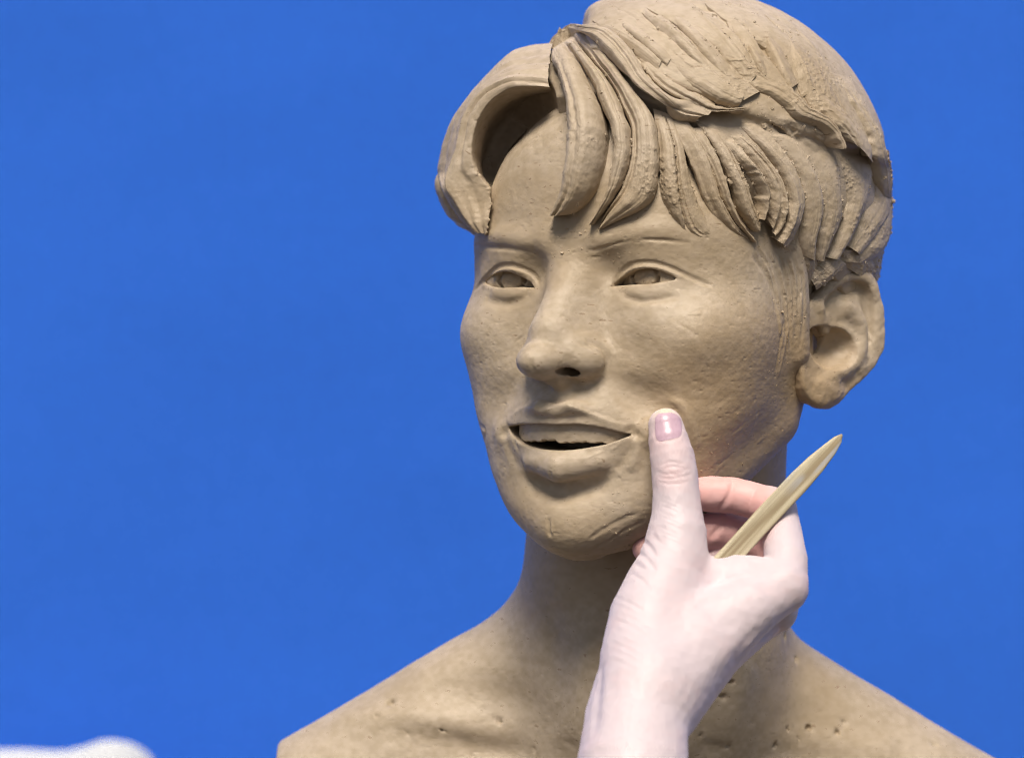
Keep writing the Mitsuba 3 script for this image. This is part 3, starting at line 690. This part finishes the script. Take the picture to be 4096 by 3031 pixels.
# ---- the curtain on the far side: deep end, inner lip, outer lip, crown, outline, back
rows = [
    [(556, 104, None), (550, 87, -57), (548, 79, -55), (549, 62, -42), (552, 45, -14), (556, 44, 30)],
    [(540, 117, None), (519, 86, -53), (515, 78, -50), (515, 64, -32), (520, 49, -6), (536, 52, 40)],
    [(525, 132, None), (495, 97, -46), (486, 88, -42), (480, 84, -24), (481, 81, -6), (508, 84, 44)],
    [(508, 152, None), (476, 124, -42), (463, 120, -37), (455, 120, -20), (450, 124, -2), (482, 124, 48)],
    [(498, 172, None), (471, 152, -42), (455, 152, -37), (446, 154, -18), (440, 158, 2), (472, 158, 50)],
    [(494, 182, None), (474, 168, -42), (450, 168, -37), (444, 170, -18), (437, 172, 2), (468, 172, 50)],
    [(492, 192, None), (489, 190, -43), (447, 184, -38), (443, 185, -28), (441, 187, -14), (462, 187, 4)],
    [(491, 206, None), (491, 203, -44), (456, 203, -40), (452, 202, -31), (450, 204, -20), (466, 205, 2)],
    [(487, 226, None), (488, 222, -46), (469, 224, -42), (465, 223, -35), (463, 223, -26), (474, 222, 0)],
    [(486, 237, None), (486, 235, -45), (479, 233, -43), (476, 232, -36), (474, 231, -28), (478, 230, 0)]]
rows = [[r[0], ((r[0][0] + r[1][0]) / 2, (r[0][1] + r[1][1]) / 2, 'deep')] + r[1:] for r in rows]
C = []
for r in rows:
    out = []
    for px, py, y in r:
        if y is None: q = to_w(hit(head, [(px, py)]))[0]; out.append(at_depth(px, py, q[1] + 22))
        elif y == 'deep': out.append(at_depth(px, py, max(q[1], -40) + 24))
        else: out.append(at_depth(px, py, y))
    C.append(out)
C = np.array(C)
tt, cc2 = np.linspace(0, 1, len(rows)), np.array([0, .12, .24, .4, .6, .8, 1])
fine_t = np.linspace(0, 1, 150)
fine_c = np.r_[np.linspace(0, .22, 16), .23, .24, .25, np.linspace(.27, .37, 10), .39, .4, .41, np.linspace(.415, .48, 5), np.linspace(.5, 1, 36)]
S1 = PchipInterpolator(tt, C, axis=0)(fine_t)
S2 = PchipInterpolator(cc2, S1, axis=1)(fine_c)
nt, nc = S2.shape[:2]
i = np.arange(nt - 1)[:, None] * nc + np.arange(nc - 1)[None]
q = np.stack([i, i + 1, i + 1 + nc, i + nc], -1).reshape(-1, 4)
curtain = (S2.reshape(-1, 3), np.vstack([q[:, [0, 1, 2]], q[:, [0, 2, 3]]]))
nrm = field_normals(*curtain)
rng = np.random.default_rng(4)
gq = np.tile(fine_c, nt); gt = np.repeat(fine_t, nc)
groove = sum(1.7 * a * np.exp(-((gq - c0 - 0.02 * np.sin(5 * gt + c0 * 40)) / w) ** 2) for c0, w, a in [(.33, .012, -.6), (.36, .008, -.4), (.47, .02, -.8), (.54, .012, -.5), (.62, .025, -.9), (.7, .015, -.5), (.1, .03, -.6), (.17, .02, .6), (.405, .008, .5)])
edge_t = (gt > 0.55) * np.exp(-((gq - .24) / .02) ** 2) * (noise3(curtain[0], 0.35, 12) * 1.6 + noise3(curtain[0], 0.9, 13))
Vc = curtain[0] + nrm * (groove + edge_t + 0.7 * noise3(curtain[0], 0.07, 1) + 0.25 * noise3(curtain[0], 0.25, 2) + 0.12 * noise3(curtain[0], 0.8, 3))[:, None]
curtain = (Vc, curtain[1])

tuft = Field()                                                     # the darker hair behind the curtain's tip
tuft.add(chain([to_h(at_depth(*q)) for q in [(462, 160, 8), (452, 184, 2), (460, 204, 3), (471, 219, 8)]], [7.5, 7.5, 7.2, 5.5]), 1)
tuft.add(chain([to_h(at_depth(*q)) for q in [(458, 196, 8), (468, 214, 10), (477, 226, 12)]], [8, 7, 4.5]), 3)
tuft.add(chain([to_h(at_depth(*q)) for q in [(470, 160, 20), (475, 190, 22), (482, 215, 24)]], [14, 14, 9]), 5)
tuft.keep(lambda d, p: d + 0.9 * noise3(p * [1, 1, 0.35], 0.16, 61) + 0.3 * noise3(p, 0.4, 62), (-300, -300, -300), (300, 300, 300))
# ------------------------------------------------------------------ the sculptor's hand (W frame)
def D(px, py, y): return at_depth(px, py, y)
def tube(*rows): return chain([D(*r[:3]) for r in rows], [r[3] for r in rows])
palm = Field()
BIG = 60
palm.add(tube((630, 830, -172, 24), (633, 770, -160, 22), (638, 720, -148, 19.5), (648, 680, -140, 17.5)), 1, BIG)                          # forearm, wrist
palm.add(tube((610, 800, -162, 14), (606, 740, -150, 9.5), (604, 712, -142, 7.2), (610, 690, -136, 6)), 5, BIG)                               # far side of the wrist
palm.add(tube((648, 690, -138, 19), (642, 655, -132, 16.5), (650, 618, -122, 16.5), (664, 585, -113, 15.5), (673, 556, -107, 12.6)), 10, BIG) # thumb metacarpal
palm.add(tube((655, 695, -138, 18), (700, 640, -124, 17), (748, 606, -117, 13), (783, 588, -112, 9.6)), 12, BIG)                              # index metacarpal
palm.add(tube((662, 700, -130, 16), (710, 648, -112, 13.5), (758, 621, -96, 9), (775, 609, -92, 8)), 10, BIG)                               # the next metacarpals
palm.add(tube((676, 690, -118, 12), (730, 641, -95, 9), (761, 622, -76, 7.5)), 8, BIG)
palm.add(tube((690, 578, -106, 8.5), (722, 577, -105, 8.5), (750, 575, -106, 8.2), (782, 580, -110, 9)), 8, BIG)                              # web
thumb = tube((665.5, 425, -94, 7.2), (668.5, 440, -95.5, 8.3), (672, 456, -97, 9.2), (674.5, 472, -98.5, 9.5), (676, 490, -100, 9.6), (677, 512, -102, 10.4), (677, 534, -104.5, 12.2), (675, 556, -107, 13))
palm.add(thumb, 5, 20)
index_f = tube((784, 588, -111, 9.8), (786, 560, -104, 8.9), (781, 528, -92, 8.3), (776, 507.5, -84, 8.6), (757, 501, -79, 7.6), (735, 495, -77, 7.5), (712, 493.5, -77, 7.6), (694, 494, -79, 6.8))
middle_f = tube((777, 611, -93, 8.5), (783, 580, -80, 8.3), (772, 550, -70, 8), (748, 536, -66, 7.6), (722, 529, -67, 7.6), (700, 532, -69, 7.6), (672, 542, -69, 7.4), (647, 548, -69, 6.2))
ring_f = tube((768, 618, -76, 8), (776, 595, -66, 8), (752, 560, -60, 7.8), (724, 554, -62, 7.8), (690, 562, -66, 7))
palm.add(ring_f, 1.5, 20); palm.add(middle_f, 1.2, 20); palm.add(index_f, 1.5, 20)
def press(px, y, rad, amp, prof='gauss'):
    P = hit(palm0, spline(px, 14), head=False, start=-260)
    palm.stroke(P, rad, taper(14, amp), prof)
palm0 = Field(); palm0.ops = list(palm.ops)
# tendon and hollow of the back of the hand, knuckle
press([(700, 600), (735, 622), (752, 640)], 0, 9, -1.6)
press([(690, 690), (735, 640), (785, 592)], 0, 6, 0.7)
press([(712, 548), (735, 556), (770, 560)], 0, 3.5, 0.8)
press([(602, 662), (598, 690), (594, 735)], 0, 3.5, -1.2)
# creases of the thumb
for k, (px, a) in enumerate([([(655, 470), (666, 474), (678, 472), (690, 467)], -0.5), ([(657, 475.5), (668, 478), (680, 476.5), (693, 473)], -0.6), ([(660, 465), (672, 461.5), (684, 464)], -0.4),
                             ([(663, 468), (674, 466), (686, 469)], -0.4), ([(656, 480), (670, 483.5), (690, 480)], -0.4), ([(668, 470), (676, 475), (684, 471)], -0.45)]):
    press(px, 0, 0.75, a, 'sharp')
for k in range(11):
    x, y = 655 + 2.0 * (k % 3), 494 + 5.2 * k
    press([(x, y), (x + 14, y + 5), (x + 30, y + 13)], 0, 0.7, -0.22, 'sharp')
for px, a in [([(643, 540), (650, 547), (656, 556)], -1.0), ([(638, 552), (648, 560), (655, 570)], -0.9), ([(634, 562), (645, 569)], -0.6), ([(652, 533), (660, 543)], -0.5), ([(629, 572), (640, 578), (650, 588)], -0.4)]:
    press(px, 0, 1.1, a)
for k in range(9):
    x, y = 613 + 1.2 * (k % 4) - k, 596 + 7.5 * k
    press([(x, y), (x + 18, y + 7), (x + 34 + 4 * (k % 3), y + 18)], 0, 1.0, -0.18 - 0.10 * (k % 3 == 0))
# creases of the fingers
press([(733, 479), (731, 490), (724, 503), (717, 511)], 0, 1.3, -1.5)
press([(757, 482), (754, 492), (748, 503)], 0, 0.9, -0.3)
press([(725, 517), (718, 528), (710, 538)], 0, 1.3, -1.5)
# bed of the nail
press([(655, 420), (654.5, 430), (657, 440), (667, 440.5), (679, 437), (682, 428), (680.5, 419)], 0, 0.9, -0.3)
palm.keep(lambda d, p: d + 0.16 * noise3(p, 0.35, 21) + 0.05 * noise3(p, 1.3, 22), (-300, -400, -400), (300, 300, 300))
nail_tab = lock([(658, 413), (654.5, 419), (654.5, 430), (656, 438), (659, 441)], [(672, 412), (679.5, 416), (682.5, 425), (682, 433), (678, 437)], [0.2, 0.25, 0.25, 0.1], field=palm0, p=6, rough=0, n=(40, 30), root=0, drop=1.0, head=False)

def hand_color(V):
    """Pale skin, redder on the folded fingers, at the knuckles and in the folds."""
    p = V.astype(F)
    red = 0.9 * np.exp(-np.maximum(np.minimum(index_f(p), middle_f(p)), 0) / 2.0) * smoothstep(-108, -92, p[:, 1]) * smoothstep(4, 16, 54 - p[:, 0])
    red += 0.35 * np.exp(-(length(p - D(803, 588, -112).astype(F)) / 7) ** 2)
    red += 0.25 * np.exp(-(length(p - D(674, 473, -107).astype(F)) / 7) ** 2)
    red += 0.3 * np.exp(-(length(p - D(666, 432, -103).astype(F)) / 10) ** 2)
    red = np.clip(red + 0.10 * noise3(p, 0.09, 3) + 0.06 * noise3(p, 0.4, 4), 0, 1)[:, None]
    c = np.array([[0.515, 0.445, 0.485]]) * (1 - red) + np.array([[0.64, 0.36, 0.345]]) * red
    tip = np.exp(-(length(p - D(665, 409, -98).astype(F)) / 4.5) ** 2)[:, None]
    return c * (1 - 0.5 * tip) + np.array([[0.72, 0.58, 0.36]]) * 0.5 * tip
scene['skin'] = {'type': 'twosided', 'bsdf': {'type': 'principled', 'base_color': {'type': 'mesh_attribute', 'name': 'vertex_color'}, 'roughness': 0.5, 'specular': 0.35, 'sheen': 0.15}}
scene['nail'] = {'type': 'twosided', 'bsdf': {'type': 'principled', 'base_color': {'type': 'rgb', 'value': [0.46, 0.32, 0.40]}, 'roughness': 0.28, 'specular': 0.45}}

# ------------------------------------------------------------------ bamboo modelling knife
A0, A1 = D(716, 570, -107), D(842, 433.5, -90)
ax = (A1 - A0); L = np.linalg.norm(ax); ax /= L
side = np.cross(ax, [0, -1, 0]); side /= np.linalg.norm(side)
if side[0] < 0: side = -side
up = np.cross(side, ax); up *= -np.sign(up[1])
tab_t = np.array([0, 15, 35, 52, 62, 70, 76, L]); lo_w = np.array([4.6, 4.6, 4.8, 4.8, 4.5, 3.6, 2.4, 0.5]); up_w = np.array([4.4, 4.4, 4.6, 4.4, 3.7, 2.6, 1.5, 0.4])
def knife(p):
    q = p - A0.astype(F)
    t, s, w = q @ ax.astype(F), q @ side.astype(F), q @ up.astype(F)
    a = np.interp(t, tab_t, lo_w).astype(F); b2 = np.interp(t, tab_t, up_w).astype(F)
    d1 = np.maximum(s - a, -s - b2) * 0.93
    th = np.interp(t, [0, 40, 65, L], [1.9, 1.7, 1.3, 0.5])
    d2 = np.abs(w - 0.012 * s * s) - th
    d = np.maximum(np.maximum(-smin(-d1, -d2, 1.4), t - L), -t)
    return (d + 0.10 * noise3(np.stack([s * 1.6, w, t * 0.08], 1), 1, 8)).astype(F)
knife.box = (np.minimum(A0, A1).astype(F) - 12, np.maximum(A0, A1).astype(F) + 12)
blade = Field().add(knife, 1)
m0, mx, ms = (A0 / 1000 + [0, 0, HZ]).tolist(), ax.tolist(), side.tolist()
def bamboo(p, n, uv):
    q = [p.x - m0[0], p.y - m0[1], p.z - m0[2]]
    t = q[0] * mx[0] + q[1] * mx[1] + q[2] * mx[2]
    s = q[0] * ms[0] + q[1] * ms[1] + q[2] * ms[2]
    g = mikit.fbm(s * 900, t * 22, 3.0, octaves=3)
    b = mikit.noise(s * 260 + 9, t * 16, 1.0)
    c = mikit.mix((0.25, 0.20, 0.125), (0.45, 0.40, 0.29), mikit.smoothstep(0.25, 0.7, g * 0.6 + b * 0.4))
    grey = mikit.smoothstep(0.62, 0.8, mikit.noise(s * 400 + 3, t * 45 + 5, 7.0)) * mikit.smoothstep(0.04, 0.055, t)
    return mikit.mix(c, (0.33, 0.34, 0.36), grey * 0.7)
scene['bamboo_skin'] = {'type': 'twosided', 'bsdf': {'type': 'principled', 'base_color': mikit.proc(bamboo), 'roughness': 0.5, 'specular': 0.3}}

# ------------------------------------------------------------------ white cloth, far out of focus
cloth = Field()
CY = 640.0
cloth.add(chain([D(-60, 818, CY), D(20, 820, CY), D(70, 824, CY)], [46, 46, 46]), 1, 60)
cloth.add(chain([D(116, 782, CY), D(112, 860, CY)], [28, 60]), 30, 60)
cloth.add(ell(D(40, 1020, CY), (190, 90, 120)), 40, 80)
cloth.keep(lambda d, p: d + 2.5 * noise3(p * [1, 1, 0.4], 0.035, 6) + 1.0 * noise3(p * [1, 1, 0.5], 0.1, 7), (-1000, -1000, -1000), (1000, 1000, 1000))
scene['white_cotton'] = {'type': 'twosided', 'bsdf': {'type': 'principled', 'base_color': {'type': 'rgb', 'value': [0.46, 0.48, 0.51]}, 'roughness': 0.85, 'specular': 0.2}}
# ------------------------------------------------------------------ meshing: the bust, the hand, the tool
def solid(key, f, lo, hi, h, bsdf, place=to_w, color=None, smooth=True):
    V, Fc = mesh_field(f, lo, hi, h)
    W = place(V)
    scene[key] = mikit.ply(trimesh.Trimesh(metres(W), Fc, process=False), bsdf, smooth=smooth, color=None if color is None else color(W))
    return W, Fc
same = lambda V: V
head_W, head_F = solid('clay_bust__head', head, (-85, -110, -130), (85, 130, 115), 0.65, 'clay')
solid('clay_bust__head__eye', eyes[1], (8, 56, -16), (58, 80, 8), 0.45, 'clay')
solid('clay_bust__head__eye_001', eyes[-1], (-60, 56, -16), (-10, 80, 8), 0.45, 'clay')
solid('clay_bust__head__teeth', teeth, (-32, 60, -80), (36, 94, -54), 0.45, 'clay')
solid('clay_bust__head__ear', ear, (-20, -50, -15), (60, 50, 20), 0.6, 'clay', ear_w)
torso_W, _ = solid('clay_bust__shoulders', torso, (-200, -130, -320), (200, 160, 20), 1.2, 'clay', same)
solid('clay_bust__hair', hair, (-105, -125, -80), (105, 110, 140), 0.8, 'clay')
for n, (V, Fc) in enumerate(LOCKS):
    scene['clay_bust__hair__lock' + ('_%03d' % n if n else '')] = mikit.ply(trimesh.Trimesh(metres(to_w(V)), Fc, process=False), 'torn_clay', smooth=50)
scene['clay_bust__hair__side_sweep'] = mikit.ply(trimesh.Trimesh(metres(curtain[0]), curtain[1], process=False), 'clay', smooth=40)

lo, hi = np.min([o[0] for o in tuft.ops[:3]], 0), np.max([o[1] for o in tuft.ops[:3]], 0)
solid('clay_bust__hair__side_tuft', tuft, lo, hi, 0.8, 'clay')

# crumbs of clay left by the tool
rng = np.random.default_rng(77)
spots = []
for n, (V, Fc) in enumerate(LOCKS):
    W = to_w(V)
    N = field_normals(W, Fc)
    ns = next(k for k in (64, 48) if len(V) in (80 * k, 60 * k))
    col = np.tile(np.arange(ns), len(V) // ns)
    ok = np.nonzero((N[:, 1] < 0.5) & (col > 2) & (col < ns - 3))[0]
    if len(ok) < 50: continue
    wgt = (np.abs(col[ok] - ns / 2) > ns * 0.3) * 2.0 + 0.6
    for i in rng.choice(ok, 26, p=wgt / wgt.sum()): spots.append((W[i] + N[i] * 0.15, rng.gamma(2.2, 0.16) + 0.12))
def shower(px0, px1, n, size, f, head=True):
    px = rng.uniform(px0, px1, (n, 2))
    P = hit(f, px, head=head)
    P = P[np.abs(f.coarse(P.astype(F))) < 1.0]
    W = to_w(P) if head else P
    for w in W: spots.append((w, rng.gamma(2.0, size) + 0.1))
shower((690, 390), (785, 480), 45, 0.07, head)
shower((600, 490), (650, 545), 30, 0.08, head)
shower((540, 225), (640, 262), 30, 0.10, head)
shower((560, 60), (596, 190), 40, 0.14, upper)
shower((640, 20), (840, 110), 60, 0.15, hair)
shower((765, 300), (802, 390), 30, 0.08, head)
shower((750, 100), (835, 140), 60, 0.14, hair)
shower((794, 290), (806, 345), 22, 0.10, head)
tri = trimesh.creation.icosphere(subdivisions=1)
bv, bf = [], []
for k, (w, r) in enumerate(spots):
    v = tri.vertices * rng.uniform(0.6, 1.3, 3) * (1 + 0.25 * rng.normal(0, 1, (len(tri.vertices), 1)))
    q = trimesh.transformations.random_rotation_matrix(rng.random(3))[:3, :3]
    bv.append(v @ q * min(r, 1.1) + w); bf.append(tri.faces + k * len(tri.vertices))
scene['clay_bust__crumbs'] = mikit.ply(trimesh.Trimesh(metres(np.vstack(bv)), np.vstack(bf), process=False), 'clay', smooth=False)

solid('person__hand', palm, (-60, -220, -250), (80, -40, 0), 0.55, 'skin', same, hand_color)
scene['person__hand__fingernail'] = mikit.ply(trimesh.Trimesh(metres(nail_tab[0]), nail_tab[1], process=False), 'nail', smooth=True)
lo, hi = knife.box
solid('modelling_tool', blade, lo - 3, hi + 3, 0.45, 'bamboo_skin', same)
solid('white_cloth', cloth, (-800, 540, -560), (50, 740, -150), 5, 'white_cotton', same)

labels.update({
    'clay_bust': {'label': 'tan clay portrait bust with wavy parted hair and smiling open mouth', 'category': 'sculpture'},
    'clay_bust__crumbs': {'kind': 'stuff'},
    'person': {'label': 'pale bare hand pressing its thumb on the clay cheek and gripping a bamboo tool', 'category': 'person'},
    'modelling_tool': {'label': 'pointed bamboo modelling tool held between thumb and fingers beside the clay jaw', 'category': 'tool'},
    'white_cloth': {'label': 'blurred white cloth in the bottom left corner, far out of focus', 'category': 'cloth'},
    'backdrop': {'label': 'plain bright blue fabric backdrop hanging behind the clay bust', 'category': 'backdrop'},
})
